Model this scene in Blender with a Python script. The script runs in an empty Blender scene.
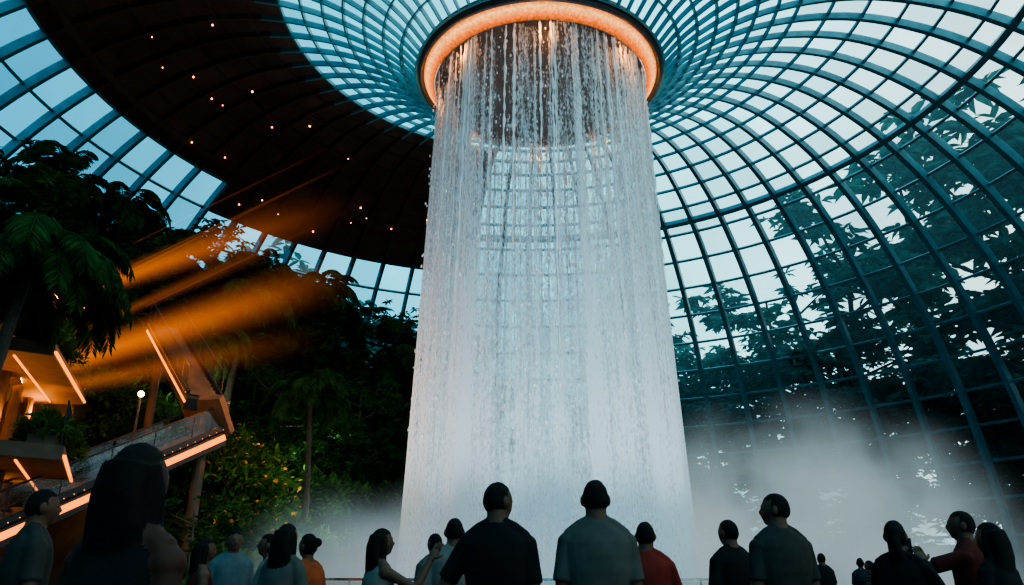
import bpy, math, random
import numpy as np
from mathutils import Vector, Matrix
from mathutils.bvhtree import BVHTree
random.seed(7); rng=np.random.default_rng(7)
S=bpy.context.scene
COL=S.collection
AX,AY=1.3,30.0            # axis of the waterfall / dome

# ------------------------------------------------------------ helpers
class MB:
    def __init__(s): s.v=[];s.f=[];s.m=[]
    def add(s,vs,fs,mi=0):
        o=len(s.v); s.v.extend([tuple(p) for p in vs]); s.f.extend([tuple(i+o for i in f) for f in fs]); s.m.extend([mi]*len(fs))
    def box(s,c,d,mi=0,rz=0):
        x,y,z=d[0]/2,d[1]/2,d[2]/2; R=Matrix.Rotation(rz,3,'Z'); c=Vector(c)
        vs=[c+R@Vector(p) for p in [(-x,-y,-z),(x,-y,-z),(x,y,-z),(-x,y,-z),(-x,-y,z),(x,-y,z),(x,y,z),(-x,y,z)]]
        s.add(vs,[(0,3,2,1),(4,5,6,7),(0,1,5,4),(1,2,6,5),(2,3,7,6),(3,0,4,7)],mi)
    def beam(s,p,q,w,h,mi=0,off=(0,0,0)):
        p=Vector(p)+Vector(off);q=Vector(q)+Vector(off);d=(q-p).normalized()
        sd=d.cross(Vector((0,0,1)))
        if sd.length<1e-4: sd=Vector((1,0,0))
        sd.normalize(); u=sd.cross(d)
        vs=[]
        for b in (p,q):
            for a,c in ((-1,-1),(1,-1),(1,1),(-1,1)): vs.append(b+sd*a*w/2+u*c*h/2)
        s.add(vs,[(0,1,2,3),(7,6,5,4),(0,4,5,1),(1,5,6,2),(2,6,7,3),(3,7,4,0)],mi)
    def tube(s,pts,rad,n=8,mi=0,caps=True,flat=None):
        pts=[Vector(p) for p in pts]; N=len(pts)
        t0=(pts[1]-pts[0]).normalized(); ref=Vector((0,0,1)) if abs(t0.z)<.9 else Vector((1,0,0))
        if flat is not None: ref=Vector(flat)
        u=(ref-t0*ref.dot(t0)).normalized(); vs=[];fs=[]
        for i,p in enumerate(pts):
            t=(pts[min(i+1,N-1)]-pts[max(i-1,0)]).normalized()
            u=(u-t*u.dot(t)).normalized(); w=t.cross(u)
            r=rad[i]; ra,rb=(r if isinstance(r,(tuple,list)) else (r,r))
            for k in range(n):
                a=2*math.pi*k/n; vs.append(p+u*math.cos(a)*ra+w*math.sin(a)*rb)
        for i in range(N-1):
            for k in range(n):
                a=i*n+k;b=i*n+(k+1)%n; fs.append((a,b,b+n,a+n))
        if caps:
            fs.append(tuple(range(n-1,-1,-1))); fs.append(tuple((N-1)*n+k for k in range(n)))
        s.add(vs,fs,mi)
    def ell(s,c,r,mi=0,nu=14,nv=10,fn=None):
        vs=[];fs=[]
        for j in range(1,nv):
            ph=math.pi*j/nv
            for i in range(nu):
                th=2*math.pi*i/nu; vs.append((math.sin(ph)*math.cos(th),math.sin(ph)*math.sin(th),math.cos(ph)))
        vs.append((0,0,1));vs.append((0,0,-1)); T=len(vs)-2;B=T+1
        for j in range(nv-2):
            for i in range(nu):
                a=j*nu+i;b=j*nu+(i+1)%nu; fs.append((a,a+nu,b+nu,b))
        for i in range(nu):
            fs.append((T,i,(i+1)%nu)); k=(nv-2)*nu; fs.append((B,k+(i+1)%nu,k+i))
        out=[]
        for p in vs:
            q=fn(*p) if fn else (p[0]*r[0],p[1]*r[1],p[2]*r[2])
            out.append((c[0]+q[0],c[1]+q[1],c[2]+q[2]))
        s.add(out,fs,mi)
    def loft(s,rings,n=20,mi=0):
        vs=[];fs=[]
        for cx,cy,z,rx,ry in rings:
            for k in range(n):
                a=2*math.pi*k/n; c,sn=math.cos(a),math.sin(a)
                vs.append((cx+rx*math.copysign(abs(c)**.85,c),cy+ry*math.copysign(abs(sn)**.85,sn),z))
        N=len(rings)
        for i in range(N-1):
            for k in range(n):
                a=i*n+k;b=i*n+(k+1)%n; fs.append((a,b,b+n,a+n))
        fs.append(tuple(range(n-1,-1,-1))); fs.append(tuple((N-1)*n+k for k in range(n)))
        s.add(vs,fs,mi)
    def sector(s,r0,r1,z0,z1,t0,t1,n=24,mi=0):
        vs=[];fs=[]
        for i in range(n+1):
            a=math.radians(t0+(t1-t0)*i/n);c,sn=math.cos(a),math.sin(a)
            for r,z in ((r0,z0),(r1,z0),(r1,z1),(r0,z1)): vs.append((AX+r*c,AY+r*sn,z))
        for i in range(n):
            a=i*4
            for k in range(4): fs.append((a+k,a+(k+1)%4,a+4+(k+1)%4,a+4+k))
        fs.append((0,1,2,3));fs.append((n*4+3,n*4+2,n*4+1,n*4))
        s.add(vs,fs,mi)
    def mesh(s,name,mats,smooth=False):
        me=bpy.data.meshes.new(name); me.from_pydata(s.v,[],s.f)
        for m in mats: me.materials.append(m)
        me.polygons.foreach_set('material_index',s.m)
        me.polygons.foreach_set('use_smooth',[smooth]*len(s.f)); me.update()
        return me
    def obj(s,name,mats,smooth=False,parent=None):
        return mkobj(name,s.mesh(name,mats,smooth),parent)
def mkobj(name,me,parent=None,loc=None,rz=0,sc=1):
    o=bpy.data.objects.new(name,me); COL.objects.link(o)
    if parent: o.parent=parent
    if loc: o.location=loc
    o.rotation_euler=(0,0,rz); o.scale=(sc,sc,sc) if not isinstance(sc,tuple) else sc
    return o
def empty(name,loc=(0,0,0)):
    o=bpy.data.objects.new(name,None); o.location=loc; COL.objects.link(o); o.empty_display_size=.3; return o

def mat(name,col,rough=.6,metal=0,var=.25,scale=6,bump=0,emit=None,es=0,trans=0,spec=.5):
    m=bpy.data.materials.new(name); m.use_nodes=True; nt=m.node_tree; b=nt.nodes['Principled BSDF']
    tc=nt.nodes.new('ShaderNodeTexCoord'); nz=nt.nodes.new('ShaderNodeTexNoise'); nz.inputs['Scale'].default_value=scale; nz.inputs['Detail'].default_value=4
    nt.links.new(tc.outputs['Object'],nz.inputs['Vector'])
    cr=nt.nodes.new('ShaderNodeValToRGB'); cr.color_ramp.elements[0].position=.3; cr.color_ramp.elements[1].position=.7
    cr.color_ramp.elements[0].color=(*[max(0,c*(1-var)) for c in col],1); cr.color_ramp.elements[1].color=(*[min(1,c*(1+var)) for c in col],1)
    nt.links.new(nz.outputs['Fac'],cr.inputs['Fac']); nt.links.new(cr.outputs['Color'],b.inputs['Base Color'])
    b.inputs['Roughness'].default_value=rough; b.inputs['Metallic'].default_value=metal; b.inputs['Specular IOR Level'].default_value=spec
    if emit: b.inputs['Emission Color'].default_value=(*emit,1); b.inputs['Emission Strength'].default_value=es
    if bump:
        bp=nt.nodes.new('ShaderNodeBump'); bp.inputs['Strength'].default_value=bump; nt.links.new(nz.outputs['Fac'],bp.inputs['Height']); nt.links.new(bp.outputs['Normal'],b.inputs['Normal'])
    return m
def leafmat(name,col,tr=.35):
    m=bpy.data.materials.new(name); m.use_nodes=True; nt=m.node_tree; nt.nodes.clear()
    out=nt.nodes.new('ShaderNodeOutputMaterial'); d=nt.nodes.new('ShaderNodeBsdfDiffuse'); t=nt.nodes.new('ShaderNodeBsdfTranslucent'); mx=nt.nodes.new('ShaderNodeMixShader')
    tc=nt.nodes.new('ShaderNodeTexCoord'); nz=nt.nodes.new('ShaderNodeTexNoise'); nz.inputs['Scale'].default_value=1.3
    cr=nt.nodes.new('ShaderNodeValToRGB'); cr.color_ramp.elements[0].position=.35; cr.color_ramp.elements[1].position=.65
    cr.color_ramp.elements[0].color=(*[c*.55 for c in col],1); cr.color_ramp.elements[1].color=(*[c*1.5 for c in col],1)
    nt.links.new(tc.outputs['Object'],nz.inputs['Vector']); nt.links.new(nz.outputs['Fac'],cr.inputs['Fac'])
    nt.links.new(cr.outputs['Color'],d.inputs['Color']);nt.links.new(cr.outputs['Color'],t.inputs['Color'])
    mx.inputs['Fac'].default_value=tr
    nt.links.new(d.outputs[0],mx.inputs[1]);nt.links.new(t.outputs[0],mx.inputs[2]);nt.links.new(mx.outputs[0],out.inputs['Surface'])
    return m
def emitmat(name,col,st):
    m=bpy.data.materials.new(name); m.use_nodes=True; nt=m.node_tree; nt.nodes.clear()
    out=nt.nodes.new('ShaderNodeOutputMaterial'); e=nt.nodes.new('ShaderNodeEmission'); e.inputs['Color'].default_value=(*col,1); e.inputs['Strength'].default_value=st
    nt.links.new(e.outputs[0],out.inputs['Surface']); return m

M_steel=mat('painted_steel',(.06,.215,.265),.42,.3,.2,2)
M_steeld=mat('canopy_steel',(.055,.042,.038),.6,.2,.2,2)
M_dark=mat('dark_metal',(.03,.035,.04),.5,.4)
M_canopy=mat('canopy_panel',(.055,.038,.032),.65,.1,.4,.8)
M_stone=mat('plaza_stone',(.06,.065,.07),.35,0,.3,3)
M_soil=mat('soil',(.02,.024,.014),.9,0,.5,2,.4)
M_bark=mat('bark',(.05,.04,.03),.9,0,.4,9,.5)
M_conc=mat('terrace_concrete',(.075,.052,.036),.8,0,.3,2,.1)
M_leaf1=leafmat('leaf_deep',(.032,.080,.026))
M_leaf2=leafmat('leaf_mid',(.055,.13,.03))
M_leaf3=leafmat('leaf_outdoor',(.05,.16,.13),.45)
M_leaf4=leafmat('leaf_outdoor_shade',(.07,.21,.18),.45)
M_led=emitmat('amber_led',(1,.24,.02),2.8)
M_ledsoft=emitmat('amber_led_soft',(1,.22,.02),.6)
M_bulb=emitmat('amber_bulb',(1,.25,.05),9)
M_star=emitmat('floodlight_lens',(1,.40,.09),45)

def glassmat(name,tint,refl=.12,pane=False):
    m=bpy.data.materials.new(name); m.use_nodes=True; nt=m.node_tree; nt.nodes.clear()
    out=nt.nodes.new('ShaderNodeOutputMaterial'); t=nt.nodes.new('ShaderNodeBsdfTransparent'); g=nt.nodes.new('ShaderNodeBsdfGlossy'); mx=nt.nodes.new('ShaderNodeMixShader')
    g.inputs['Roughness'].default_value=.08; g.inputs['Color'].default_value=(.7,.9,.95,1); mx.inputs['Fac'].default_value=refl
    if pane:
        at=nt.nodes.new('ShaderNodeAttribute'); at.attribute_name='pane'; cr=nt.nodes.new('ShaderNodeValToRGB')
        cr.color_ramp.elements[0].color=(*[c*.70 for c in tint],1); cr.color_ramp.elements[1].color=(*[min(1,c*1.12) for c in tint],1)
        nt.links.new(at.outputs['Fac'],cr.inputs['Fac']); nt.links.new(cr.outputs['Color'],t.inputs['Color'])
        tl=nt.nodes.new('ShaderNodeBsdfTranslucent'); tl.inputs['Color'].default_value=(.45,.85,.95,1); m3=nt.nodes.new('ShaderNodeMixShader'); m3.inputs[0].default_value=.07
        nt.links.new(t.outputs[0],m3.inputs[1]); nt.links.new(tl.outputs[0],m3.inputs[2]); nt.links.new(m3.outputs[0],mx.inputs[1])
    else:
        t.inputs['Color'].default_value=(*tint,1); nt.links.new(t.outputs[0],mx.inputs[1])
    nt.links.new(g.outputs[0],mx.inputs[2]);nt.links.new(mx.outputs[0],out.inputs['Surface']); return m
M_pane=glassmat('dome_glass',(.74,.96,1.0),.04,True)
M_bal=glassmat('balustrade_glass',(.8,.8,.78),.12)

# ------------------------------------------------------------ glass dome
CP=[(5.7,23.2),(7.2,24.6),(10,26.1),(13.5,26.9),(17,26.7),(21,25.2),(25,22.2),(28.7,17.6),(31.8,11.5),(33.6,5),(34.2,0)]
RM=34.2
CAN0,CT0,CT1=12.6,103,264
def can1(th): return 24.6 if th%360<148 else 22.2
def catmull(P,sub=14):
    out=[];Q=[P[0]]+P+[P[-1]]
    for i in range(1,len(Q)-2):
        p0,p1,p2,p3=[np.array(q,float) for q in Q[i-1:i+3]]
        for k in range(sub):
            t=k/sub; out.append(.5*((2*p1)+(-p0+p2)*t+(2*p0-5*p1+4*p2-p3)*t*t+(-p0+3*p1-3*p2+p3)*t**3))
    out.append(np.array(P[-1],float)); return np.array(out)
PR=catmull(CP); seg=np.linalg.norm(np.diff(PR,axis=0),axis=1); AL=np.concatenate([[0],np.cumsum(seg)]); LT=AL[-1]
def prof(s):
    r=np.interp(s,AL,PR[:,0]);z=np.interp(s,AL,PR[:,1]); e=.05
    dr=np.interp(min(s+e,LT),AL,PR[:,0])-np.interp(max(s-e,0),AL,PR[:,0]); dz=np.interp(min(s+e,LT),AL,PR[:,1])-np.interp(max(s-e,0),AL,PR[:,1])
    L=math.hypot(dr,dz); return r,z,-dz/L,dr/L
NR=68
hs=[0.0];
while hs[-1]<LT-2.2:
    r=prof(hs[-1])[0]; hs.append(hs[-1]+(1.1 if r<12 else (1.7 if r<20 else 2.2)))
hs.append(LT)
dome=empty('glass_dome',(AX,AY,0))
def P3(r,z,a): return (r*math.cos(a),r*math.sin(a),z)
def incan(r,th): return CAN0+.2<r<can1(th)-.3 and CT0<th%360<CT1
mb=MB(); ss=np.linspace(0,LT,64)
for i in range(NR):
    a=2*math.pi*i/NR; ca,sa=math.cos(a),math.sin(a); vs=[]
    th=i*360/NR
    for s_ in ss:
        r,z,nr,nz=prof(s_); f=min(1,max(0,(r-6)/18)); w=.075+.23*f; d=.16+.32*f
        if 100<th<270: w*=.7
        for ww,dd in ((-w/2,.05),(w/2,.05),(w/2,-d),(-w/2,-d)):
            rr=r+nr*dd; vs.append((rr*ca-ww*sa,rr*sa+ww*ca,z+nz*dd))
    o=len(mb.v); mb.v.extend(vs)
    for k in range(len(ss)-1):
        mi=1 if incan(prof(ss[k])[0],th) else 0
        for q in range(4): mb.f.append((o+k*4+q,o+k*4+(q+1)%4,o+k*4+4+(q+1)%4,o+k*4+4+q)); mb.m.append(mi)
mb.obj('ribs',[M_steel,M_steeld],False,dome)
mb=MB(); NT=128
def hoop(mb,s_,w,d):
    r,z,nr,nz=prof(s_); tr,tz=nz,-nr; vs=[]
    for i in range(NT):
        a=2*math.pi*i/NT
        for ww,dd in ((-w/2,.04),(w/2,.04),(w/2,-d),(-w/2,-d)):
            vs.append(P3(r+tr*ww+nr*dd,z+tz*ww+nz*dd,a))
    o=len(mb.v); mb.v.extend(vs)
    for i in range(NT):
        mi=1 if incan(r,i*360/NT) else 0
        for q in range(4): mb.f.append((o+i*4+q,o+i*4+(q+1)%4,o+((i+1)%NT)*4+(q+1)%4,o+((i+1)%NT)*4+q)); mb.m.append(mi)
for s_ in hs:
    r=prof(s_)[0]; hoop(mb,s_,.07+.08*min(1,(r-5)/20),.14)
sB=float(np.interp(21.6,PR[:,0],AL))
hoop(mb,sB,.32,.42)
mb.obj('hoops',[M_steel,M_steeld],False,dome)
pv=[];pf=[];cf=[]
for s_ in hs:
    r,z,_,_=prof(s_)
    for i in range(NR): pv.append(P3(r,z,2*math.pi*i/NR))
for k in range(len(hs)-1):
    rm=prof((hs[k]+hs[k+1])/2)[0]
    for i in range(NR):
        f=(k*NR+i,k*NR+(i+1)%NR,(k+1)*NR+(i+1)%NR,(k+1)*NR+i); th=(i+.5)*360/NR
        (cf if (CAN0<rm<can1(th) and CT0<th<CT1) else pf).append(f)
me=bpy.data.meshes.new('panes'); me.from_pydata(pv,[],pf); me.materials.append(M_pane)
at=me.attributes.new('pane','FLOAT','FACE'); at.data.foreach_set('value',rng.random(len(pf)).astype(np.float32))
mkobj('panes',me,dome)
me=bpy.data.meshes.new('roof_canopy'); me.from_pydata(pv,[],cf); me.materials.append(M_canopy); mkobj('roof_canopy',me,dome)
mb=MB()
for i in range(46):
    t_=112+150*((i*.618)%1)+random.uniform(-3,3)
    a=math.radians(t_); r=13.5+(can1(t_)-14.6)*math.sqrt(random.random()); s_=float(np.interp(r,PR[:,0],AL)); rr,z,_,_=prof(s_)
    q=random.choice([.035,.05,.06])
    mb.ell((AX+rr*math.cos(a),AY+rr*math.sin(a),z-.65),(q,q,q),0,8,6)
    mb.tube([(AX+rr*math.cos(a),AY+rr*math.sin(a),z-.62),(AX+rr*math.cos(a),AY+rr*math.sin(a),z)],[.015,.015],5,1)
mb.obj('ceiling_lights',[M_bulb,M_dark])

# ------------------------------------------------------------ oculus ring
orr=empty('oculus_ring',(AX,AY,0))
def revolve(prf,n=128,closed=True):
    vs=[];fs=[];m=len(prf)
    for i in range(n):
        a=2*math.pi*i/n
        for r,z in prf: vs.append(P3(r,z,a))
    for i in range(n):
        for q in range(m if closed else m-1): fs.append((i*m+q,i*m+(q+1)%m,((i+1)%n)*m+(q+1)%m,((i+1)%n)*m+q))
    return vs,fs
mb=MB(); mb.add(*revolve([(5.40,23.0),(5.54,22.85),(5.64,22.95),(5.7,23.4),(5.5,23.6)])); mb.obj('outer_rim',[M_dark],True,orr)
m=emitmat('ring_glow',(1,.42,.12),1.9); nt=m.node_tree
tc=nt.nodes.new('ShaderNodeTexCoord'); vl=nt.nodes.new('ShaderNodeVectorMath'); vl.operation='MULTIPLY'; vl.inputs[1].default_value=(1,1,0)
ln=nt.nodes.new('ShaderNodeVectorMath'); ln.operation='LENGTH'; cr=nt.nodes.new('ShaderNodeValToRGB'); mr=nt.nodes.new('ShaderNodeMapRange')
mr.inputs[1].default_value=4.85; mr.inputs[2].default_value=5.42
nt.links.new(tc.outputs['Object'],vl.inputs[0]);nt.links.new(vl.outputs[0],ln.inputs[0]);nt.links.new(ln.outputs['Value'],mr.inputs[0]);nt.links.new(mr.outputs[0],cr.inputs[0])
e=cr.color_ramp.elements; e[0].color=(.25,.045,.006,1); e[1].color=(.6,.09,.008,1)
x=cr.color_ramp.elements.new(.4); x.color=(.9,.17,.02,1); x=cr.color_ramp.elements.new(.75); x.color=(1.0,.46,.14,1)
em=[q for q in nt.nodes if q.type=='EMISSION'][0]; nt.links.new(cr.outputs['Color'],em.inputs['Color'])
nz=nt.nodes.new('ShaderNodeTexNoise'); nz.inputs['Scale'].default_value=9; nz.inputs['Detail'].default_value=3; nt.links.new(tc.outputs['Object'],nz.inputs['Vector'])
m2=nt.nodes.new('ShaderNodeMapRange'); nt.links.new(nz.outputs['Fac'],m2.inputs[0]); m2.inputs[1].default_value=.35;m2.inputs[2].default_value=.7;m2.inputs[3].default_value=1.3;m2.inputs[4].default_value=2.7; nt.links.new(m2.outputs[0],em.inputs['Strength'])
mb=MB(); mb.add(*revolve([(4.9,22.50),(5.15,22.70),(5.42,23.02)],closed=False)); mb.obj('glow_soffit',[m],True,orr)
M_basin=mat('basin',(.10,.085,.08),.7)
mb=MB(); mb.add(*revolve([(.01,24.6),(3.5,24.5),(4.6,23.9),(4.78,22.55),(4.89,22.49)],closed=False)); mb.obj('basin_underside',[M_basin],True,orr)

# ------------------------------------------------------------ waterfall
wf=empty('waterfall',(AX,AY,0))
def watermat(name,dens,seed):
    m=bpy.data.materials.new(name); m.use_nodes=True; nt=m.node_tree; nt.nodes.clear(); N=nt.nodes.new; L=nt.links.new
    out=N('ShaderNodeOutputMaterial'); uv=N('ShaderNodeUVMap'); uv.uv_map='UVMap'
    def noise(sx,sy,det=3):
        mp=N('ShaderNodeMapping'); mp.inputs['Scale'].default_value=(sx,sy,1); mp.inputs['Location'].default_value=(seed*3.7,seed*1.3,seed)
        n=N('ShaderNodeTexNoise'); n.inputs['Scale'].default_value=1; n.inputs['Detail'].default_value=det
        L(uv.outputs[0],mp.inputs[0]); L(mp.outputs[0],n.inputs['Vector']); return n.outputs['Fac']
    def mth(op,a,b,c=None):
        q=N('ShaderNodeMath'); q.operation=op
        for i,v in enumerate((a,b,c)):
            if v is None: continue
            if isinstance(v,(int,float)): q.inputs[i].default_value=v
            else: L(v,q.inputs[i])
        return q.outputs[0]
    big=noise(.9,.02,2); st=noise(3.2,.05,3); fine=noise(9,.8,3); dr=noise(13,4.5,2)
    sp=N('ShaderNodeSeparateXYZ'); L(uv.outputs[0],sp.inputs[0])
    h=N('ShaderNodeMapRange'); L(sp.outputs[1],h.inputs[0]); h.inputs[1].default_value=23; h.inputs[2].default_value=3; h.inputs[3].default_value=-.34; h.inputs[4].default_value=.56
    a=mth('ADD',mth('MULTIPLY',big,1.0),mth('MULTIPLY',st,1.1)); a=mth('ADD',a,mth('MULTIPLY',fine,.9)); a=mth('ADD',a,mth('MULTIPLY',dr,1.1))
    a=mth('SUBTRACT',a,2.05); a=mth('MULTIPLY',a,2.1); a=mth('ADD',a,dens); a=mth('ADD',a,h.outputs[0])
    lw=N('ShaderNodeLayerWeight'); lw.inputs['Blend'].default_value=.35
    a=mth('ADD',a,mth('MULTIPLY',lw.outputs['Facing'],.8))
    q=N('ShaderNodeClamp'); L(a,q.inputs[0]); q.inputs[1].default_value=.03; q.inputs[2].default_value=.93
    d=N('ShaderNodeBsdfDiffuse'); d.inputs['Color'].default_value=(.88,.92,.96,1); t=N('ShaderNodeBsdfTranslucent'); t.inputs['Color'].default_value=(.86,.92,.97,1)
    mx=N('ShaderNodeMixShader'); mx.inputs[0].default_value=.45; L(d.outputs[0],mx.inputs[1]);L(t.outputs[0],mx.inputs[2])
    tr=N('ShaderNodeBsdfTransparent'); m2=N('ShaderNodeMixShader'); L(q.outputs[0],m2.inputs[0]); L(tr.outputs[0],m2.inputs[1]); L(mx.outputs[0],m2.inputs[2]); L(m2.outputs[0],out.inputs['Surface'])
    return m
def curtain(name,rt,rb,dens,seed):
    n=160;zs=np.linspace(22.6,.2,24);vs=[];fs=[];uvs=[]
    for j,z in enumerate(zs):
        r=rt+(rb-rt)*(j/23)**1.2
        for i in range(n+1):
            a=2*math.pi*i/n; rr=r+.10*math.sin(a*9+seed)+.06*math.sin(a*23+seed*2); vs.append(P3(rr,z,a)); uvs.append((i/n*33.0,z))
    for j in range(23):
        for i in range(n): q=j*(n+1)+i; fs.append((q,q+n+1,q+n+2,q+1))
    me=bpy.data.meshes.new(name); me.from_pydata(vs,[],fs); u=me.uv_layers.new(name='UVMap')
    for l in me.loops: u.data[l.index].uv=uvs[l.vertex_index]
    me.polygons.foreach_set('use_smooth',[True]*len(fs)); me.materials.append(watermat(name+'_mat',dens,seed)); mkobj(name,me,wf)
curtain('outer_curtain',4.75,5.6,.22,1)
curtain('inner_curtain',4.3,5.05,.06,5)
mb=MB()
for i in range(120):
    a=random.uniform(0,2*math.pi); r=random.choice([4.82,4.75,4.6,4.15]); zt=22.5; zb=random.uniform(7,15); n=int((zt-zb)/.16)
    pts=[];rad=[]; ph=random.uniform(0,6); base=random.uniform(.018,.034)
    for k in range(n):
        z=zt-(zt-zb)*k/(n-1); pts.append(P3(r+.02*math.sin(z*2+ph)+.03*(zt-z),z,a+.003*math.sin(z*3+ph)))
        rad.append(max(.006,base*(1+1.3*max(0,math.sin(z*7+ph*3+math.sin(z*1.7)*2))+random.uniform(-.4,.5))*(1 if k<n-40 else (n-k)/40)))
    mb.tube(pts,rad,5,0)
for i in range(3400):
    a=random.uniform(0,2*math.pi); z=random.uniform(3,22.2); r=random.uniform(4.3,4.9)+.03*(22-z); q=random.uniform(.02,.045)
    c=P3(r,z,a); mb.ell(c,(q,q,q*1.9),0,5,4)
m=bpy.data.materials.new('water_strand'); m.use_nodes=True; b=m.node_tree.nodes['Principled BSDF']; nz=m.node_tree.nodes.new('ShaderNodeTexNoise'); nz.inputs['Scale'].default_value=4
cr=m.node_tree.nodes.new('ShaderNodeValToRGB'); cr.color_ramp.elements[0].color=(.7,.72,.75,1); cr.color_ramp.elements[1].color=(.97,.98,1,1)
m.node_tree.links.new(nz.outputs[0],cr.inputs[0]); m.node_tree.links.new(cr.outputs[0],b.inputs['Base Color']); b.inputs['Roughness'].default_value=.25
mb.obj('water_strands',[m],True,wf)

mb=MB(); vs,fs=revolve([(7.6,0),(7.6,.45),(8.2,.45),(8.2,0)]); mb.add([(x+AX,y+AY,z) for x,y,z in vs],fs)
mb.obj('pool_curb',[M_stone],False)
mb=MB(); n=64; mb.add([(AX+7.6*math.cos(2*math.pi*i/n),AY+7.6*math.sin(2*math.pi*i/n),.3) for i in range(n)],[tuple(range(n))])
mb.obj('pool_water',[mat('pool_surface',(.25,.3,.32),.1,0,.3,2,.4)])
rail=empty('plaza_railing',(AX,AY,0)); mb=MB()
for z,w in ((1.2,.07),(.2,.03)):
    mb.add(*revolve([(9.5-w/2,z-w/2),(9.5+w/2,z-w/2),(9.5+w/2,z+w/2),(9.5-w/2,z+w/2)],96))
for i in range(48): mb.tube([P3(9.5,0,i*math.pi/24),P3(9.5,1.2,i*math.pi/24)],[.025,.025],8)
mb.obj('handrail_and_posts',[mat('rail_steel',(.5,.52,.54),.3,.9)],False,rail)
mb=MB(); mb.add(*revolve([(9.5,.22),(9.5,1.15)],96,False)); mb.obj('glass_panels',[M_bal],False,rail)

mb=MB(); n=96; mb.add([(AX+RM*math.cos(2*math.pi*i/n),AY+RM*math.sin(2*math.pi*i/n),0) for i in range(n)],[tuple(range(n))]); mb.obj('floor',[M_stone])
mb=MB(); vs,fs=revolve([(RM,-.02),(39,1.0),(60,4),(160,5)],96,False); mb.add([(x+AX,y+AY,z) for x,y,z in vs],fs); mb.obj('ground_outside',[M_soil],True)

# ------------------------------------------------------------ vegetation
LT_=np.array([(0,0,0),(-.5,.3,.06),(-.42,.65,.03),(0,1,-.12),(.42,.65,.03),(.5,.3,.06)])
def leaves(mb,o,d,ln,wd,mi):
    N=len(o); d=d/np.linalg.norm(d,axis=1,keepdims=True); up=rng.normal(size=(N,3))*.5+np.array([0,0,1]); s=np.cross(d,up); s/=np.linalg.norm(s,axis=1,keepdims=True)+1e-9; n=np.cross(s,d)
    V=o[:,None,:]+d[:,None,:]*(LT_[None,:,1:2]*ln[:,None,None])+s[:,None,:]*(LT_[None,:,0:1]*wd[:,None,None])+n[:,None,:]*(LT_[None,:,2:3]*ln[:,None,None])
    b=len(mb.v); mb.v.extend(map(tuple,V.reshape(-1,3)))
    for i in range(N):
        k=b+i*6; mb.f.append((k,k+1,k+2,k+3)); mb.f.append((k,k+3,k+4,k+5))
    mb.m.extend([mi]*(2*N))
def tree_mesh(name,h,cr_,nwh,ln,seed,lm,whorl=6,low=.35,spread=.09):
    rnd=random.Random(seed); mb=MB(); bend=rnd.uniform(-.06,.06)*h
    tr=[(bend*(k/8)**2+rnd.uniform(-.03,.03)*h*.3,rnd.uniform(-.01,.01)*h,h*.85*k/8) for k in range(9)]
    mb.tube(tr,[h*.016*(1-.8*k/8)+.02 for k in range(9)],8,0); tips=[]
    for i in range(11):
        f=low+(.95-low)*i/10; k=int(f*8); p=Vector(tr[min(k,8)]); a=i*2.4+rnd.uniform(-.4,.4)
        L=cr_*(math.sin(math.pi*min(1,(1-f)*.9+.28)))*rnd.uniform(.8,1.15)
        q=p+Vector((math.cos(a)*L,math.sin(a)*L,L*rnd.uniform(.1,.5)+.05*h)); mid=p.lerp(q,.5)+Vector((0,0,-.04*h*rnd.random()))
        mb.tube([p,mid,q],[h*.006+.01,h*.004+.01,.012],6,0)
        for j in range(6):
            st=mid.lerp(q,rnd.random()); e=st+Vector((rnd.uniform(-1,1),rnd.uniform(-1,1),rnd.uniform(-.25,.7)))*cr_*.42
            mb.tube([st,st.lerp(e,.5)+Vector((0,0,.1)),e],[h*.002+.006,.012,.006],4,0); tips.append((st,e))
    O=[];D=[]
    for w in range(nwh):
        st,e=rnd.choice(tips); c=st.lerp(e,rnd.uniform(.3,1.1))+Vector((rnd.gauss(0,1),rnd.gauss(0,1),rnd.gauss(0,.8)))*cr_*spread
        for k in range(whorl):
            a=2*math.pi*k/whorl+rnd.random(); O.append(c); D.append((math.cos(a),math.sin(a),rnd.uniform(-.5,.25)))
    n=len(O); l=rng.uniform(.7,1.2,n)*ln; leaves(mb,np.array(O),np.array(D),l,l*.34,1)
    return mb.mesh(name,[M_bark,lm])
def palm_mesh(name,h,nf,fl,seed,trunk=True):
    rnd=random.Random(seed); mb=MB(); top=Vector((.06*h,0,h))
    if trunk:
        mb.tube([(.06*h*(k/10)**2,0,h*k/10) for k in range(11)],[.2-.09*k/10+.015*(k%2) for k in range(11)],10,0)
    O=[];D=[];Ls=[]
    for i in range(nf):
        a=i*2.399; el=rnd.uniform(.1,1.25); L=fl*rnd.uniform(.8,1.1); p=top.copy(); dirv=Vector((math.cos(a)*math.cos(el),math.sin(a)*math.cos(el),math.sin(el))); pts=[p.copy()]
        for k in range(12):
            p=p+dirv*L/12; dirv=(dirv+Vector((0,0,-.16-.03*k*.5))).normalized(); pts.append(p.copy())
            if k>0:
                sd=dirv.cross(Vector((0,0,1))).normalized()
                for sgn in (-1,1):
                    for w in (0,.33,.66):
                        O.append(p-dirv*L/12*w); D.append(sd*sgn+dirv*.7+Vector((0,0,-.35-rnd.random()*.3))); Ls.append(L*.26*math.sin(math.pi*(k+1.5)/14.5))
        mb.tube(pts,[.03*fl/3*(1-k/13)+.004 for k in range(13)],4,1)
    Ls=np.array(Ls); leaves(mb,np.array(O),np.array(D),Ls,Ls*.13+.01,1)
    return mb.mesh(name,[M_bark,M_leaf1 if trunk else M_leaf2])
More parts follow.
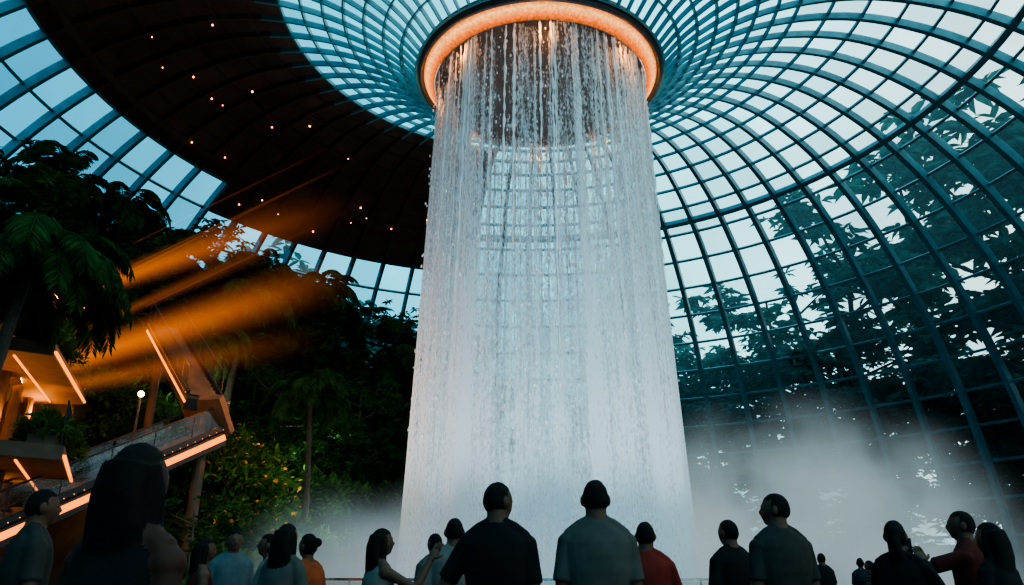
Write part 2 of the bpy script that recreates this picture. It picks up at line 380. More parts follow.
def shrub_mesh(name,R,n,ln,seed,lm,extra=None):
    g=np.random.default_rng(seed); mb=MB(); d=g.normal(size=(n,3)); d[:,2]=np.abs(d[:,2]); d/=np.linalg.norm(d,axis=1,keepdims=True)
    lob=1+.25*np.sin(d[:,0]*5+seed)*np.cos(d[:,1]*4); o=d*R*lob[:,None]*g.uniform(.45,1,n)[:,None]; o[:,2]*=.85
    for i in range(10):
        a=d[i]*R*.8; mb.tube([(0,0,-.1),tuple(a*.5),tuple(a)],[.04,.025,.01],5,0)
    D=d+g.normal(size=(n,3))*.6; l=g.uniform(.6,1.2,n)*ln; leaves(mb,o,D,l,l*.4,1)
    mats=[M_bark,lm]
    if extra:
        k=int(n*.12); leaves(mb,o[:k]*1.08,D[:k],l[:k]*.5,l[:k]*.4,2); mats.append(extra)
    return mb.mesh(name,mats)
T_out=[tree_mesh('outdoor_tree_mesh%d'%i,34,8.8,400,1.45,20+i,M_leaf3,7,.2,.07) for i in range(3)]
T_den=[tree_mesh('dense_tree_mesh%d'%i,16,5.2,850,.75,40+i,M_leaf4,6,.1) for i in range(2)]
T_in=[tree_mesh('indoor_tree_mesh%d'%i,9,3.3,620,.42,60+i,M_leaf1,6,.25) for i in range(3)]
PALM=[palm_mesh('palm_mesh%d'%i,9+2*i,26,3.4,80+i) for i in range(2)]
FERN=palm_mesh('fern_mesh',.15,22,1.5,90,False)
SH=[shrub_mesh('shrub_mesh0',1.5,900,.3,1,M_leaf1),shrub_mesh('shrub_mesh1',1.4,520,.5,2,M_leaf2)]
M_flower=leafmat('orange_blossom',(.6,.26,.03))
SHF=shrub_mesh('flowering_shrub_mesh',1.7,1100,.3,3,M_leaf2,M_flower)
def pol(r,t): a=math.radians(t); return AX+r*math.cos(a),AY+r*math.sin(a)
def gz(r): return np.interp(r,[RM,39,60,160],[0,1,4,5])-.1
for t,r,s_ in [(-20,40,1.0),(-10,41,1.05),(0,40,1.1),(8,40.5,1.12),(16,42,1.18),(24,40,1.05),(32,43,1.12),(41,40.5,1.0),(50,42,.95),(59,41,.82),(69,41,.7),(118,41,.78),(128,42,.8),(138,41,.72),(163,42,.58),(190,42,.6)]:
    x,y=pol(r,t); mkobj('rainforest_tree',T_out[random.randrange(3)],None,(x,y,gz(r)),random.uniform(0,6),s_)
for t,r in [(158,37.5),(170,38),(180,37.5),(188,38),(201,37.5)]:
    x,y=pol(r,t); mkobj('palm_tree',PALM[random.randrange(2)],None,(x,y,gz(r)),random.uniform(0,6),1.7)
for t in range(-24,262,9):
    s_=.5 if t<30 else (.95 if t<48 else (1.1 if t<78 else (.8 if t<104 else (1.4 if t<146 else .72))))
    for r in ((38,) if t<30 or 78<=t<104 or t>150 else (38,43)):
        x,y=pol(r+random.uniform(-1,1),t+random.uniform(-2,2)); mkobj('shade_tree',T_den[random.randrange(2)],None,(x,y,gz(r)),random.uniform(0,6),s_*random.uniform(.85,1.15)*(1.2 if r>40 else 1))
for t in range(-30,270,3):
    x,y=pol(37+random.uniform(-.6,.8),t); mkobj('hedge_bush',SH[random.randrange(2)],None,(x,y,gz(37)),random.uniform(0,6),random.uniform(1.2,1.9))

# ------------------------------------------------------------ terraces
TI=[(11.5,14,2.2),(14,17.5,4.8),(17.5,22,7.6),(22,26,10.2),(26,29.5,11.8)]
mb=MB()
for a,b,z in TI:
    mb.sector(a,b,0,z,98,188,40,0); mb.sector(a-.15,a+.2,z,z+.35,98,188,40,1)
mb.obj('terraced_garden',[M_soil,M_conc])
beds=empty('garden_planting')
for a,b,z in TI:
    for t in np.arange(99,187,2.3*14/a):
        x,y=pol(a+random.uniform(.3,1.3),t+random.uniform(-1,1)); mkobj('shrub',SH[random.randrange(2)],beds,(x,y,z-.1),random.uniform(0,6),random.uniform(.7,1.25))
    for t in np.arange(99,187,4.0*14/a):
        x,y=pol(a-.1,t+random.uniform(-2,2)); mkobj('hanging_plant',SH[random.randrange(2)],beds,(x,y,z-random.uniform(.6,1.6)),random.uniform(0,6),random.uniform(.6,.9))
for t in np.arange(99,200,3.0):
    x,y=pol(10.9+random.uniform(-.4,.3),t); mkobj('shrub',SH[random.randrange(2)],beds,(x,y,-.05),random.uniform(0,6),random.uniform(.6,1.0))
for t in np.arange(190,205,2.4):
    x,y=pol(12.2+random.uniform(-.4,.4),t); mkobj('shrub',SH[random.randrange(2)],beds,(x,y,-.05),random.uniform(0,6),random.uniform(.8,1.1))
for t,ti,s_ in [(103,1,1.),(109,3,1.0),(114,0,.7),(119,2,1.),(124,3,1.15),(129,1,.8),(134,2,1.1),(139,3,1.15),(144,4,.7),(148,1,.75),(153,2,1.1),(157,3,1.15),(162,4,.7),(167,2,1.0),(171,3,1.1),(175,4,.7),(180,3,1.0),(184,4,.6),(186,2,.9),(106,2,1.),(116,2,1.1),(131,3,1.1),(142,2,1.05),(149,3,1.15),(164,3,1.0),(176,2,.9)]:
    a,b,z=TI[ti]; x,y=pol((a+b)/2+random.uniform(-.5,.8),t); mkobj('broadleaf_tree',T_in[random.randrange(3)],None,(x,y,z-.05),random.uniform(0,6),s_)
mkobj('broadleaf_tree',T_in[1],None,(-10.0,24.9,0),1.2,.42)
for x,y,z,k,s_,rz in [(-11.6,16.2,0,0,.95,1),(-11.3,42.5,4.8,1,1.1,2),(-18.5,38,7.6,0,1.1,3),(-14,36.5,4.8,0,1.1,.5),(-22,33,10.2,0,1.05,2.2),(-6.2,46.5,4.8,0,1.0,4),(-13.4,18.6,0,1,.8,2.6),(-9.2,35.2,2.2,0,.8,2.6),(-13.5,33,4.8,0,.75,1.6),(-20.5,36,10.2,0,1.0,5.2),(-15.5,44.5,10.2,0,1.0,1.2)]:
    mkobj('palm_tree',PALM[k],None,(x,y,z-.05),rz,s_)
for x,y,z,s_ in [(-7.6,22.6,0,1.2),(-6.8,23.5,0,.9),(-9.2,24.5,0,1.4),(-8.6,26.5,0,1.4),(-9.8,31.5,2.2,1.1),(-9.5,36,2.2,1.2),(-6,41.5,2.2,1.2),(-8.3,19.5,0,1.1),(-9.4,33.6,2.2,1.4),(-8.2,38.4,2.2,1.3),(-6.4,21.0,0,1.3)]:
    mkobj('fern',FERN,None,(x,y,z),random.uniform(0,6),s_)
for x,y,z,s_ in [(-10.6,28.9,0,.9),(-10.9,29.8,2.2,1.1),(-10.7,29.6,4.4,1.25),(-10.9,31.4,4.6,1.0),(-12.1,30.3,5.6,1.1),(-9.9,30.2,3.4,.9),(-10.2,29.3,3.0,1.0)]:
    mkobj('flowering_shrub',SHF,beds,(x,y,z),random.uniform(0,6),s_)

# ------------------------------------------------------------ decks, escalator, stairs
def deck(name,r0,r1,z,t0,t1):
    e=empty(name); mb=MB(); A=Vector((*pol(r0,t0),z)); B=Vector((*pol(r0,t1),z)); C=Vector((*pol(r1,t1),z)); D=Vector((*pol(r1,t0),z)); dn=Vector((0,0,-.35))
    mb.add([A,B,C,D,A+dn,B+dn,C+dn,D+dn],[(0,1,2,3),(7,6,5,4),(0,4,5,1),(1,5,6,2),(2,6,7,3),(3,7,4,0)],0)
    inn=((C+D)/2-(A+B)/2).normalized()
    mb.beam(A,B,.08,.06,1,Vector((0,0,-.25))-inn*.03); mb.beam(D,A,.08,.06,1,Vector((0,0,-.25)))
    for o in (1.0,2.4,3.8): mb.beam(A.lerp(B,.04),A.lerp(B,.96),.05,.04,1,Vector((0,0,-.37))+inn*o)
    n=12
    g=MB()
    for P,Q,m_ in ((A+inn*.1,B+inn*.1,n),(A,D,5)):
        for i in range(m_+1):
            c=P.lerp(Q,i/m_); mb.tube([c,c+Vector((0,0,1.1))],[.02,.02],6,2)
        mb.tube([P+Vector((0,0,1.1)),Q+Vector((0,0,1.1))],[.03,.03],6,2)
        g.add([P+Vector((0,0,.05)),Q+Vector((0,0,.05)),Q+Vector((0,0,1.05)),P+Vector((0,0,1.05))],[(0,1,2,3)])
    for i in range(4):
        c=A.lerp(B,.08+.84*i/3)+inn*1.6; mb.tube([(c.x,c.y,0),(c.x,c.y,z-.34)],[.16,.16],12,3)
    mb.obj('slab_and_rail',[M_conc,M_led,M_dark,M_conc],False,e); g.obj('glass_balustrade',[M_bal],False,e)
    # planter trough with greenery along the edge
    tb=MB(); tb.beam(A.lerp(B,.02),A.lerp(B,.98),.6,.45,0,inn*.55+Vector((0,0,.225))); tb.obj('planter_trough',[M_conc],False,e)
    k=int((B-A).length/.9)
    for i in range(k):
        c=A.lerp(B,(i+.5)/k)+inn*.5; mkobj('balcony_plant',SH[random.randrange(2)],beds,(c.x,c.y,c.z+.3),random.uniform(0,6),random.uniform(.35,.6))
deck('lower_balcony',16.6,21.2,4.3,192,222)
deck('middle_balcony',17.0,21.2,7.4,190,214)
deck('upper_balcony',17.8,21.2,11.0,188.5,206)
mb=MB(); mb.sector(21.8,22.4,0,12.2,190,224,20,0)
for z in (4.3,7.4): 
    for t in range(192,218,4): mb.sector(21.7,21.8,z+.3,z+2.3,t,t+2.6,4,1)
mb.obj('balcony_back_wall',[M_conc,M_ledsoft])
def incline(name,p,q,w,steps,lw=.09):
    e=empty(name); p=Vector(p);q=Vector(q); d=(q-p); h=Vector((d.x,d.y,0)).normalized(); sd=h.cross(Vector((0,0,1)))
    mb=MB(); mb.beam(p,q,w,.45,0,(0,0,-.35))
    for i in range(steps):
        c=p.lerp(q,(i+.5)/steps); mb.box((c.x,c.y,c.z),(Vector((d.x,d.y)).length/steps,w*.8,d.z/steps),1,math.atan2(d.y,d.x))
    for s_ in (-1,1):
        o=sd*s_*w/2; mb.beam(p,q,.08,lw,2,o+Vector((0,0,-.30))); mb.beam(p,q,.08,.2,0,o+Vector((0,0,.1))); mb.beam(p,q,.07,.06,0,o+Vector((0,0,1.0)))
        for i in range(9):
            c=p.lerp(q,i/8)+o; mb.tube([c+Vector((0,0,.1)),c+Vector((0,0,1))],[.018,.018],6,0)
        for i in range(40):
            c=p.lerp(q,(i+.5)/40)+o*1.03; mb.ell((c.x,c.y,c.z+.02),(.03,.03,.03),2,6,4)
    mb.obj('truss_and_steps',[M_dark,M_conc,M_led],False,e)
    g=MB()
    for s_ in (-1,1):
        o=sd*s_*w/2; g.add([p+o+Vector((0,0,.15)),q+o+Vector((0,0,.15)),q+o+Vector((0,0,.97)),p+o+Vector((0,0,.97))],[(0,1,2,3)])
    g.obj('glass_sides',[M_bal],False,e)
incline('escalator',(-16.4,18.0,.3),(-11.0,28.0,6.3),1.3,36,.2)
incline('staircase',(-11.2,27.2,7.4),(-14.5,30.2,11.0),1.3,22,.07)
mb=MB(); mb.beam((-11.0,28.0,6.2),(-11.2,27.0,7.3),1.6,.3,0); mb.tube([(-11.1,27.4,0),(-11.1,27.4,7)],[.2,.2],12,0); mb.tube([(-14.5,30.2,0),(-14.5,30.2,10.9)],[.16,.16],12,0)
mb.obj('stair_landing',[M_conc])
fl=MB()
def flood(p,d):
    p=Vector(p);d=Vector(d).normalized(); fl.tube([p-d*.35,p-d*.05,p],[.1,.17,.2],12,0); fl.tube([p+d*.005,p+d*.02],[.16,.16],12,1); fl.beam(p-d*.2-Vector((0,0,.6)),p-d*.2,.08,.08,0)
beams=empty('light_beams')
def beam_vol(p,q,r0,r1,st):
    p=Vector(p);q=Vector(q);d=(q-p);L=d.length; mb=MB(); mb.tube([(0,0,0),(0,0,L)],[r0,r1],20)
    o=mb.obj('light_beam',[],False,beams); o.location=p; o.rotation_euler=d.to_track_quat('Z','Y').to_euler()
    m=bpy.data.materials.new('amber_beam_glow'); m.use_nodes=True; nt=m.node_tree; nt.nodes.clear(); N=nt.nodes.new;Lk=nt.links.new
    out=N('ShaderNodeOutputMaterial'); e=N('ShaderNodeEmission'); e.inputs['Color'].default_value=(1,.23,.025,1); tc=N('ShaderNodeTexCoord'); sp=N('ShaderNodeSeparateXYZ'); Lk(tc.outputs['Object'],sp.inputs[0])  # beam drawn as a self-glowing cone, standing in for lamp-lit air
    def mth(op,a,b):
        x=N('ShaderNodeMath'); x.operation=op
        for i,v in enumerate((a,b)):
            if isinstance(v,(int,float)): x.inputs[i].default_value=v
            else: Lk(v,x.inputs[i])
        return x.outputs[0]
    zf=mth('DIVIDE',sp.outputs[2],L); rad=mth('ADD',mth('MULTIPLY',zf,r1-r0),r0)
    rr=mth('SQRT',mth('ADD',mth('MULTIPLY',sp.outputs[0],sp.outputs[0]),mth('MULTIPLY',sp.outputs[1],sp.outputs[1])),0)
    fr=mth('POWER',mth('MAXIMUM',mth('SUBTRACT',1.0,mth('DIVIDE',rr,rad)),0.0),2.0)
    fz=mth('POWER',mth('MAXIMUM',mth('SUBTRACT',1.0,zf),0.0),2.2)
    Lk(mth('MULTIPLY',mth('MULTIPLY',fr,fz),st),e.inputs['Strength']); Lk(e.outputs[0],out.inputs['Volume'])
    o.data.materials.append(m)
    try: m.cycles.volume_step_rate=.25
    except Exception: pass
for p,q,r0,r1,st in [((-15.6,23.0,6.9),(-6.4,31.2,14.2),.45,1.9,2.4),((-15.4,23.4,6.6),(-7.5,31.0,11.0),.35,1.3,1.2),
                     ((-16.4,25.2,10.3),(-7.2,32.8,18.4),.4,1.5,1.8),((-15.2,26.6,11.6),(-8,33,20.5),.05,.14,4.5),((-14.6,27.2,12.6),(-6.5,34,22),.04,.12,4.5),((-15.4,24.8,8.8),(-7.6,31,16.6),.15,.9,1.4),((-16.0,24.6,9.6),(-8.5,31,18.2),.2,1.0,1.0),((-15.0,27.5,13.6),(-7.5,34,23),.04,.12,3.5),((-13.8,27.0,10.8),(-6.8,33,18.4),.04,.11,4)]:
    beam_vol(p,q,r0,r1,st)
for p,q in [((-15.4,23.2,7.05),(-8.0,30.0,14.2)),((-16.2,25.4,10.5),(-8.8,31.5,17.8))]: flood(p,Vector(q)-Vector(p))
fl.obj('floodlights',[M_dark,M_star])
mb=MB(); mb.tube([(-12.6,25.4,0),(-12.6,25.4,6.95)],[.06,.04],8,0); mb.ell((-12.6,25.4,7.08),(.1,.1,.1),1,12,8); mb.obj('lamp_post',[M_dark,M_star])

# ------------------------------------------------------------ mist
def mist(name,c,sz,dens,col,seed,soft=1.0):
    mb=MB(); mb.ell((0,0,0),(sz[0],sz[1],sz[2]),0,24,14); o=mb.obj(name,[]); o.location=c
    m=bpy.data.materials.new('glowing_mist_vapour'); m.use_nodes=True; nt=m.node_tree; nt.nodes.clear(); N=nt.nodes.new;Lk=nt.links.new
    out=N('ShaderNodeOutputMaterial'); e=N('ShaderNodeEmission'); e.inputs['Color'].default_value=(*col,1); ab=N('ShaderNodeVolumeAbsorption'); ab.inputs['Color'].default_value=(0,0,0,1)  # vapour brightness is put in as emission, not scattered from the lamps
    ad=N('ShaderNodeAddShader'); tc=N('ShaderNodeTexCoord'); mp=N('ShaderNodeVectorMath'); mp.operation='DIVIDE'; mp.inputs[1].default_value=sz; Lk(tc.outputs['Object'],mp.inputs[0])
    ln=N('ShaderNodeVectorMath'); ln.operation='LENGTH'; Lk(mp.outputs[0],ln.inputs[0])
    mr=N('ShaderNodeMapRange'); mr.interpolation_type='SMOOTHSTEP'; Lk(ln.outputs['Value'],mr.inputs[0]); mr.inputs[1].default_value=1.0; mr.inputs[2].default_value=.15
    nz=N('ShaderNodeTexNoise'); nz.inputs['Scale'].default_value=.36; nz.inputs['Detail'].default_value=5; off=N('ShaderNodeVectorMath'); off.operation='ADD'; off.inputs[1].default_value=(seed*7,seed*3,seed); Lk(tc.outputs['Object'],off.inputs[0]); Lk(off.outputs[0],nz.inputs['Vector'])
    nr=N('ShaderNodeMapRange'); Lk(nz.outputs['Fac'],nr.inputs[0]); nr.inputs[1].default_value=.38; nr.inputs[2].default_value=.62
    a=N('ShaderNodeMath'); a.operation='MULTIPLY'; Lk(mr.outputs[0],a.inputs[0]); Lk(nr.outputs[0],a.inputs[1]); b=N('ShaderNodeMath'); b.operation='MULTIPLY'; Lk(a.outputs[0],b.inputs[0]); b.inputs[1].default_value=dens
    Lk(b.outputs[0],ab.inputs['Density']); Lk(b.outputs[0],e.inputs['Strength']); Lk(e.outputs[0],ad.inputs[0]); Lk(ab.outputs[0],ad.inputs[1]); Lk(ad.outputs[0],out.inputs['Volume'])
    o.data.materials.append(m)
    try: m.cycles.volume_step_rate=.35
    except Exception: pass
mist('glowing_mist_cloud',(AX,AY-.5,.8),(9.5,8.5,5.0),.5,(.44,.54,.60),1)
mist('glowing_mist_cloud',(AX+10.0,AY+.5,1.0),(9.5,7,7.8),.8,(.32,.43,.46),2)
mist('glowing_mist_cloud',(AX-7.2,AY-2,.6),(4.6,5,4.4),.45,(.26,.34,.37),3)

# ------------------------------------------------------------ people
M_skin=mat('skin',(.10,.046,.030),.6,0,.1,20,spec=.25); M_skin2=mat('skin_tan',(.05,.02,.013),.6,0,.1,20,spec=.2)
M_hair=mat('black_hair',(.006,.005,.005),.75,0,.4,70,.8,spec=.15)
M_eye=mat('eye',(.03,.02,.015),.2); M_shoe=mat('shoe_leather',(.02,.02,.02),.5)
CL={}
def cloth(n,c):
    if n not in CL: CL[n]=mat('cloth_'+n,c,.9,0,.18,9,.35,spec=.2)
    return CL[n]
HS=.91
def headfn(x,y,z):
    X=x*.078;Z=z*.118;Y=y*.100
    if z<0:
        k=(-z)**1.3; X*=1-.34*k; 
        if y<0: Y*=1-.45*k
        else: Y*=1-.03*k
    if y>0:
        Y*=1-.06*(1-abs(z))
        Y+=.027*math.exp(-((X/.012)**2))*math.exp(-(((Z+.018)/.022)**2))
        Y+=.007*math.exp(-((Z-.028)/.012)**2)*math.exp(-(X/.05)**2)
        Y-=.011*math.exp(-((abs(X)-.030)/.013)**2)*math.exp(-((Z-.006)/.012)**2)
        Y+=.008*math.exp(-((X/.022)**2))*math.exp(-(((Z+.055)/.009)**2))
        Y+=.012*math.exp(-((X/.022)**2))*math.exp(-(((Z+.092)/.016)**2))
    return X*HS,Y*HS,Z*HS
def mkhair(low,vol):
    def fn(x,y,z):
        if y<0: X,Y,Z=headfn(x,y,z)
        else: X,Y,Z=x*.078*HS,y*.096*HS,z*.118*HS
        inside=(y>.25 and z<.48+.15*(1-y)) or z<low or (z<.0 and y>-.12)
        k=.82 if inside else vol+.022*math.sin(x*23)*math.sin(y*19+z*15)+.018*math.sin(z*31+x*11)+(.02 if z>.5 else 0)
        return X*k,Y*k-(.004),Z*k
    return fn
ARM={'down':((.222,-.02,1.12),(.235,.05,.88)),'front':((.235,-.01,1.14),(.13,.23,1.16)),'phone':((.235,.16,1.20),(.10,.30,1.45)),
     'pocket':((.255,-.05,1.14),(.21,.06,.95)),'wide':((.33,-.02,1.15),(.36,.14,.97)),'clap':((.24,.10,1.14),(.05,.30,1.31)),'point':((.27,.26,1.33),(.29,.50,1.30)),'raise':((.27,.2,1.28),(.24,.34,1.50))}
def hand(mb,w,d,inward,s,curl=.5):
    d=d.normalized(); n=(inward-d*inward.dot(d)).normalized(); sd=d.cross(n)*s
    p=w
    mb.tube([p-d*.015,p+d*.02,p+d*.06,p+d*.092],[(.02,.026),(.016,.036),(.015,.042),(.011,.038)],12,0,True,n)
    for i,(o,L) in enumerate([(.030,.072),(.010,.082),(-.010,.076),(-.029,.058)]):
        q=p+d*.088+sd*o; dd=d.copy(); pts=[q-d*.012]; 
        for k in range(3):
            q=q+dd*L*(.42,.32,.26)[k]; pts.append(q.copy()); dd=(dd+n*curl*(.6+.1*i)).normalized()
        mb.tube(pts,[.0092,.0088,.0078,.0058],8,0)
    q=p+d*.03+sd*.032; dd=(sd*.8+d*.7+n*.3).normalized(); pts=[q-dd*.015,q,q+dd*.032]; dd=(dd+d*.7).normalized(); pts.append(pts[-1]+dd*.026)
    mb.tube(pts,[.013,.0125,.0105,.007],8,0)
def person(name,x,y,h,yaw,shirt,pants,la='down',ra='down',hair='short',fem=False,hyaw=0,hpitch=8,long_sleeve=False,skin=M_skin,vox=.0095,dress=False,z0=0,tank=False):
    k=h/1.75; mb=MB(); F=.88 if fem else .95
    if fem: R=[(.86,.175,.125),(.93,.172,.122),(1.02,.145,.105),(1.10,.128,.097),(1.18,.138,.10),(1.27,.155,.125),(1.34,.160,.118),(1.41,.160,.095),(1.455,.125,.08),(1.485,.062,.06)]
    else: R=[(.86,.170,.125),(.95,.166,.122),(1.05,.160,.118),(1.15,.164,.118),(1.25,.178,.126),(1.33,.188,.128),(1.40,.190,.116),(1.45,.160,.10),(1.485,.108,.080),(1.515,.066,.064)]
    mb.loft([(0,-.012 if z>1.2 else 0,z,rx,ry) for z,rx,ry in R],24,1)
    for s_ in (-1,1):
        mb.tube([(s_*.02,-.02,1.525 if not fem else 1.50),(s_*.09,-.02,1.485 if not fem else 1.468),(s_*.165*F,-.014,1.43)],[.035,.042,.045],12,0 if tank else 1)
    mb.loft([(0,0,z,rx,ry) for z,rx,ry in [(.77,.10,.09),(.82,.155,.112),(.90,.168,.118),(.97,.156,.112)]],20,2)
    if dress: mb.loft([(0,0,z,rx,ry) for z,rx,ry in [(.45,.25,.21),(.6,.23,.19),(.8,.195,.15),(.97,.165,.118)]],20,1)
    nr_=.050 if fem else .060
    mb.tube([(0,-.02,1.44),(0,-.012,1.50),(0,.0,1.58)],[nr_+.01,nr_,nr_],14,0)
    Hm=MB(); Hm.ell((0,0,0),None,0,36,26,headfn)
    for s_ in (-1,1): Hm.ell((s_*.075,-.010,-.002),(.013,.020,.031),0,8,8)
    Hm.ell((0,0,0),None,3,40,30,mkhair(-.36 if not fem else -.5,1.055 if not fem else 1.09))
    if hair=='bun': Hm.ell((0,-.112,.05),(.045,.042,.042),3,12,8)
    if hair in('long','tail'):
        w_=1.0 if hair=='long' else .5
        Hm.tube([(0,-.045,.06),(0,-.082,-.02),(.004,-.098,-.10),(-.004,-.108,-.19),(.01,-.10,-.28),(.015,-.095,-.34)],[(.080*w_,.055),(.090*w_,.052),(.10*w_,.047),(.104*w_,.042),(.085*w_,.03),(.03,.015)],18,3,True,(1,0,0))
        if hair=='long':
            for s_ in (-1,1): Hm.tube([(s_*.062,-.01,.05),(s_*.078,-.02,-.03),(s_*.082,-.04,-.12),(s_*.09,-.06,-.22),(s_*.075,-.07,-.30)],[.024,.028,.030,.026,.012],10,3)
            for i in range(9):
                a=(i-4)/4; Hm.tube([(a*.075,-.08,-.08),(a*.10,-.125+.03*abs(a),-.2),(a*.10+.015*math.sin(i*3),-.125+.03*abs(a),-.32-.03*math.sin(i*5))],[.014,.016,.006],6,3)
    Rm=Matrix.Translation((0,.008,1.545))@Matrix.Rotation(math.radians(hyaw),4,'Z')@Matrix.Rotation(math.radians(hpitch),4,'X')@Matrix.Translation((0,.012,.083))
    hv=[Rm@Vector(v) for v in Hm.v]; o=len(mb.v); mb.v.extend([tuple(v) for v in hv]); mb.f.extend([tuple(i+o for i in f) for f in Hm.f]); mb.m.extend(Hm.m)
    hands=MB()
    for s_,ap in ((-1,la),(1,ra)):
        E,W=ARM[ap] if isinstance(ap,str) else ap
        sh=Vector((s_*.172*F,-.01,1.405)); el=Vector((s_*(E[0]*(1 if ap in('front','clap','phone','point','raise') else F)),E[1],E[2])); wr=Vector((s_*W[0],W[1],W[2]))
        mb.tube([sh,sh.lerp(el,.4),el.lerp(sh,.1),el.lerp(wr,.12),el.lerp(wr,.35),wr.lerp(el,.08),wr+(wr-el).normalized()*.02],[.055*F,.047*F,.040*F,.041*F,.041*F,.028*F,.025*F],14,1 if long_sleeve else 0)
        mb.ell(tuple(sh+Vector((0,0,-.005))),(.064*F,.064*F,.060*F),0 if tank else 1,14,10)
        en=sh.lerp(el,.72)
        if not tank:
            mb.tube([sh.lerp(el,-.02),sh.lerp(el,.2),sh.lerp(el,.45),en],[.060*F,.062*F,.060*F,.061*F],16,1)
        if long_sleeve: mb.tube([en if not tank else sh,el,el.lerp(wr,.4),wr.lerp(el,.06)],[.058*F,.053*F,.051*F,.037*F],14,1)
        hip=Vector((s_*.088,0,.88)); kn=Vector((s_*.10,.025,.49)); an=Vector((s_*.105,-.01,.09))
        mb.tube([hip,hip.lerp(kn,.3),hip.lerp(kn,.75),kn,kn.lerp(an,.3),kn.lerp(an,.7),an],[.09,.092,.068,.062,.066,.054,.050],16,0 if dress else 2)
        mb.tube([(s_*.105,-.07,.035),(s_*.105,-.02,.05),(s_*.108,.06,.045),(s_*.113,.14,.03),(s_*.115,.18,.025)],[.03,.045,.042,.036,.02],12,4)
        inw=Vector((-s_,0.15,0)) if (wr-el).normalized().z<.5 else Vector((-s_*.6,.8,0)) 
        hand(hands,wr,(wr-el),inw,1 if s_<0 else -1,.15 if ap in('point','raise') else .45)
    src=mb.mesh('src',[])
    tmp=bpy.data.objects.new('tmp',src); COL.objects.link(tmp); md=tmp.modifiers.new('r','REMESH'); md.mode='VOXEL'; md.voxel_size=vox; md2=tmp.modifiers.new('s','SMOOTH'); md2.factor=.5; md2.iterations=2
    dg=bpy.context.evaluated_depsgraph_get(); me=bpy.data.meshes.new_from_object(tmp.evaluated_get(dg)); bpy.data.objects.remove(tmp)
    bv=BVHTree.FromPolygons([Vector(v) for v in mb.v],mb.f); mi=[]
    for p in me.polygons:
        r=bv.find_nearest(p.center); mi.append(mb.m[r[2]] if r[2] is not None else 0)
    vv=[tuple(v.co) for v in me.vertices]; ff=[tuple(p.vertices) for p in me.polygons]
    out=MB(); out.add(vv,ff); out.m=mi; out.add(hands.v,hands.f); out.m[-len(hands.f):]=hands.m
    for s_ in (-1,1):
        c=Rm@Vector((s_*.028,.070,.005)); out.ell(tuple(c),(.011,.011,.011),5,8,6)
    me2=out.mesh(name,[skin,shirt,pants,M_hair,M_shoe,M_eye],True)
    o=mkobj(name,me2,None,(x,y,z0),math.radians(yaw),k); bpy.data.meshes.remove(src); bpy.data.meshes.remove(me); return o
gray=cloth('warm_gray',(.07,.067,.062)); black=cloth('black',(.007,.007,.009)); navy=cloth('navy',(.016,.022,.03)); white=cloth('off_white',(.15,.14,.13)); red=cloth('red',(.20,.02,.015)); org=cloth('orange',(.30,.06,.02)); olive=cloth('olive_gray',(.030,.029,.027)); denim=cloth('denim',(.03,.045,.07)); blue=cloth('pale_blue',(.07,.095,.11)); maroon=cloth('maroon',(.07,.010,.009))
person('standing_man',-2.95,4.93,1.82,-50,olive,black,'front','front',hpitch=5)
person('long_haired_woman',-1.05,2.2,1.66,-20,black,black,'wide','down','long',True,skin=M_skin2,tank=True,vox=.0085,hpitch=14)
person('standing_woman',-2.75,7.19,1.62,-60,maroon,denim,'front','front','long',True,tank=True)
person('standing_man',-2.89,8.32,1.75,-150,blue,denim,'down','front',hpitch=5)
person('standing_woman',-2.31,7.6,1.68,100,white,black,'front','down','bun',True)
person('standing_woman',-1.72,6.1,1.68,-25,gray,black,'down','front','long',True)
person('standing_woman',-1.78,7.0,1.65,60,org,black,'front','front','bun',True)
person('woman_raising_hand',-1.01,6.2,1.65,-60,white,black,'front','raise','long',True,tank=True)
person('standing_man',-.80,8.3,1.72,40,gray,black,'down','down')
person('standing_man',-.47,6.5,1.75,10,white,denim,'front','front')
person('standing_man',-.085,4.64,1.83,-8,black,black,'wide','down',hyaw=-38,hpitch=4,vox=.008)
person('standing_man',.50,4.70,1.85,3,gray,navy,'down','down',hpitch=6,vox=.008)
person('clapping_man',1.03,6.16,1.70,-14,red,black,'front','clap',hpitch=10)
person('standing_man',1.82,6.68,1.75,25,black,denim,'pocket','down',hyaw=8,hpitch=4)
person('standing_man',1.84,5.50,1.85,14,olive,black,'down','down',hyaw=50,hpitch=6,vox=.008)
person('distant_visitor',5.76,15.0,1.70,10,black,black,vox=.014)
person('distant_visitor',7.25,16.8,1.65,-20,navy,black,vox=.014,fem=True,hair='bun')
person('distant_visitor',6.9,15.6,1.58,60,gray,black,vox=.014,fem=True,hair='long')
person('distant_visitor',-5.0,11.5,1.68,-20,olive,black,vox=.014,fem=True,hair='long')
person('distant_visitor',-6.1,12.4,1.76,-40,black,black,vox=.014)
person('woman_taking_photo',2.76,5.74,1.68,-40,black,black,'phone','phone','tail',True,long_sleeve=True,hpitch=12)
person('pointing_man',3.40,6.0,1.77,50,maroon,black,'point','down',hyaw=15,hpitch=8)
person('standing_woman',3.14,5.25,1.635,30,black,black,'front','front','long',True,long_sleeve=True,hpitch=10)
person('balcony_visitor',-16.3,26.9,1.7,-80,black,black,vox=.016,z0=11.0,la='front',ra='front')
person('balcony_visitor',-16.5,26.1,1.68,-70,black,black,vox=.016,z0=11.0,la='front',ra='front')
mb=MB(); mb.box((0,0,0),(.075,.009,.15),0); mb.box((0,.006,0),(.068,.003,.14),0)
o=mb.obj('smartphone',[M_dark]); o.location=(2.98,6.05,1.49); o.rotation_euler=(0,0,math.radians(-40))

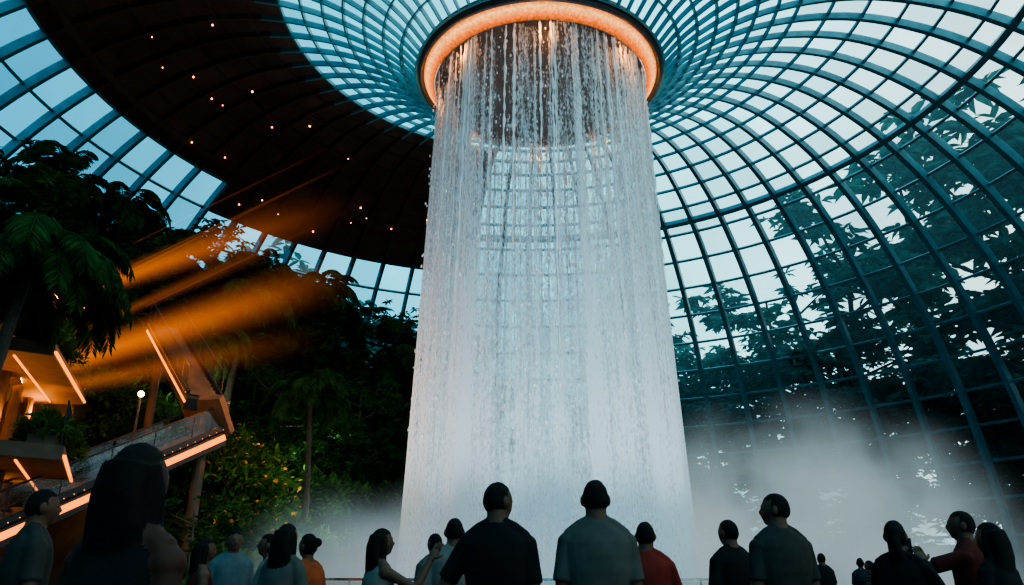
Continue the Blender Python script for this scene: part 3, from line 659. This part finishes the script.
# ------------------------------------------------------------ lights
def light(kind,name,loc,power,col,size=.3,target=None,angle=60,blend=.6):
    l=bpy.data.lights.new(name,kind); l.energy=power; l.color=col
    if kind=='SPOT': l.spot_size=math.radians(angle); l.spot_blend=blend; l.shadow_soft_size=size
    elif kind=='POINT': l.shadow_soft_size=size
    else: l.size=size
    o=bpy.data.objects.new(name,l); o.location=loc; COL.objects.link(o)
    if target: o.rotation_euler=(Vector(target)-Vector(loc)).to_track_quat('-Z','Y').to_euler()
    return o
for i in range(12):
    a=2*math.pi*(i+.5)/12; light('SPOT','waterfall_uplight',(AX+9.2*math.cos(a),AY+9.2*math.sin(a),.7),2100,(.86,.94,1),.4,(AX+4.5*math.cos(a),AY+4.5*math.sin(a),13),72,1)
for i in range(8):
    a=2*math.pi*i/8; light('POINT','ring_downlight',(AX+5.2*math.cos(a),AY+5.2*math.sin(a),22.0),85,(1,.36,.08),.2)
for p,w in [((-16,23,3.6),420),((-17,22,6.6),300),((-16.5,26,6.6),300),((-17,25,10.2),350),((-12,26.5,8.6),120),((-8.6,27.4,7.8),450),((-12.6,25.2,7.3),160),((-14.5,20.5,2.2),260),((-15,22,5.6),200)]:
    light('POINT','amber_lamp',p,w,(1,.32,.06),.25)
for p in [(-7.5,31,3.2),(-7.8,36,3.4),(-5.5,40,3.2),(-11,39,7.2),(-14.5,34.5,9.5),(-7.5,25,1.6),(-10,44,9)]:
    light('POINT','garden_fill_light',p,170,(.75,1,.72),.4)  # added fill without fixtures, brightens the dark planting
# ------------------------------------------------------------ world
w=bpy.data.worlds.new('dusk_sky'); S.world=w; w.use_nodes=True; nt=w.node_tree; nt.nodes.clear(); N=nt.nodes.new;Lk=nt.links.new
out=N('ShaderNodeOutputWorld'); bg=N('ShaderNodeBackground'); tc=N('ShaderNodeTexCoord'); sp=N('ShaderNodeSeparateXYZ'); Lk(tc.outputs['Generated'],sp.inputs[0])
mr=N('ShaderNodeMapRange'); Lk(sp.outputs[0],mr.inputs[0]); mr.inputs[1].default_value=-.6; mr.inputs[2].default_value=.62
cr=N('ShaderNodeValToRGB'); Lk(mr.outputs[0],cr.inputs[0]); e=cr.color_ramp.elements; e[0].color=(.025,.23,.38,1); e[1].color=(.92,1.0,1.0,1); x=e.new(.38); x.color=(.12,.54,.70,1); x=e.new(.68); x.color=(.46,.90,.97,1)
nz=N('ShaderNodeTexNoise'); nz.inputs['Scale'].default_value=3; nz.inputs['Detail'].default_value=5; Lk(tc.outputs['Generated'],nz.inputs['Vector'])
m2=N('ShaderNodeMapRange'); Lk(nz.outputs['Fac'],m2.inputs[0]); m2.inputs[1].default_value=.3;m2.inputs[2].default_value=.7;m2.inputs[3].default_value=1.8;m2.inputs[4].default_value=2.9
Lk(cr.outputs['Color'],bg.inputs['Color']); Lk(m2.outputs[0],bg.inputs['Strength']); Lk(bg.outputs[0],out.inputs['Surface'])
# ------------------------------------------------------------ camera
cam=bpy.data.cameras.new('camera'); cam.sensor_width=36; cam.lens=26.72; cam.clip_end=500
co=bpy.data.objects.new('camera',cam); co.location=(0,0,1.3); co.rotation_euler=(math.radians(90+20.42),0,0); COL.objects.link(co); S.camera=co
try: S.view_settings.look='AgX - Medium High Contrast'
except Exception as ex: print(ex)
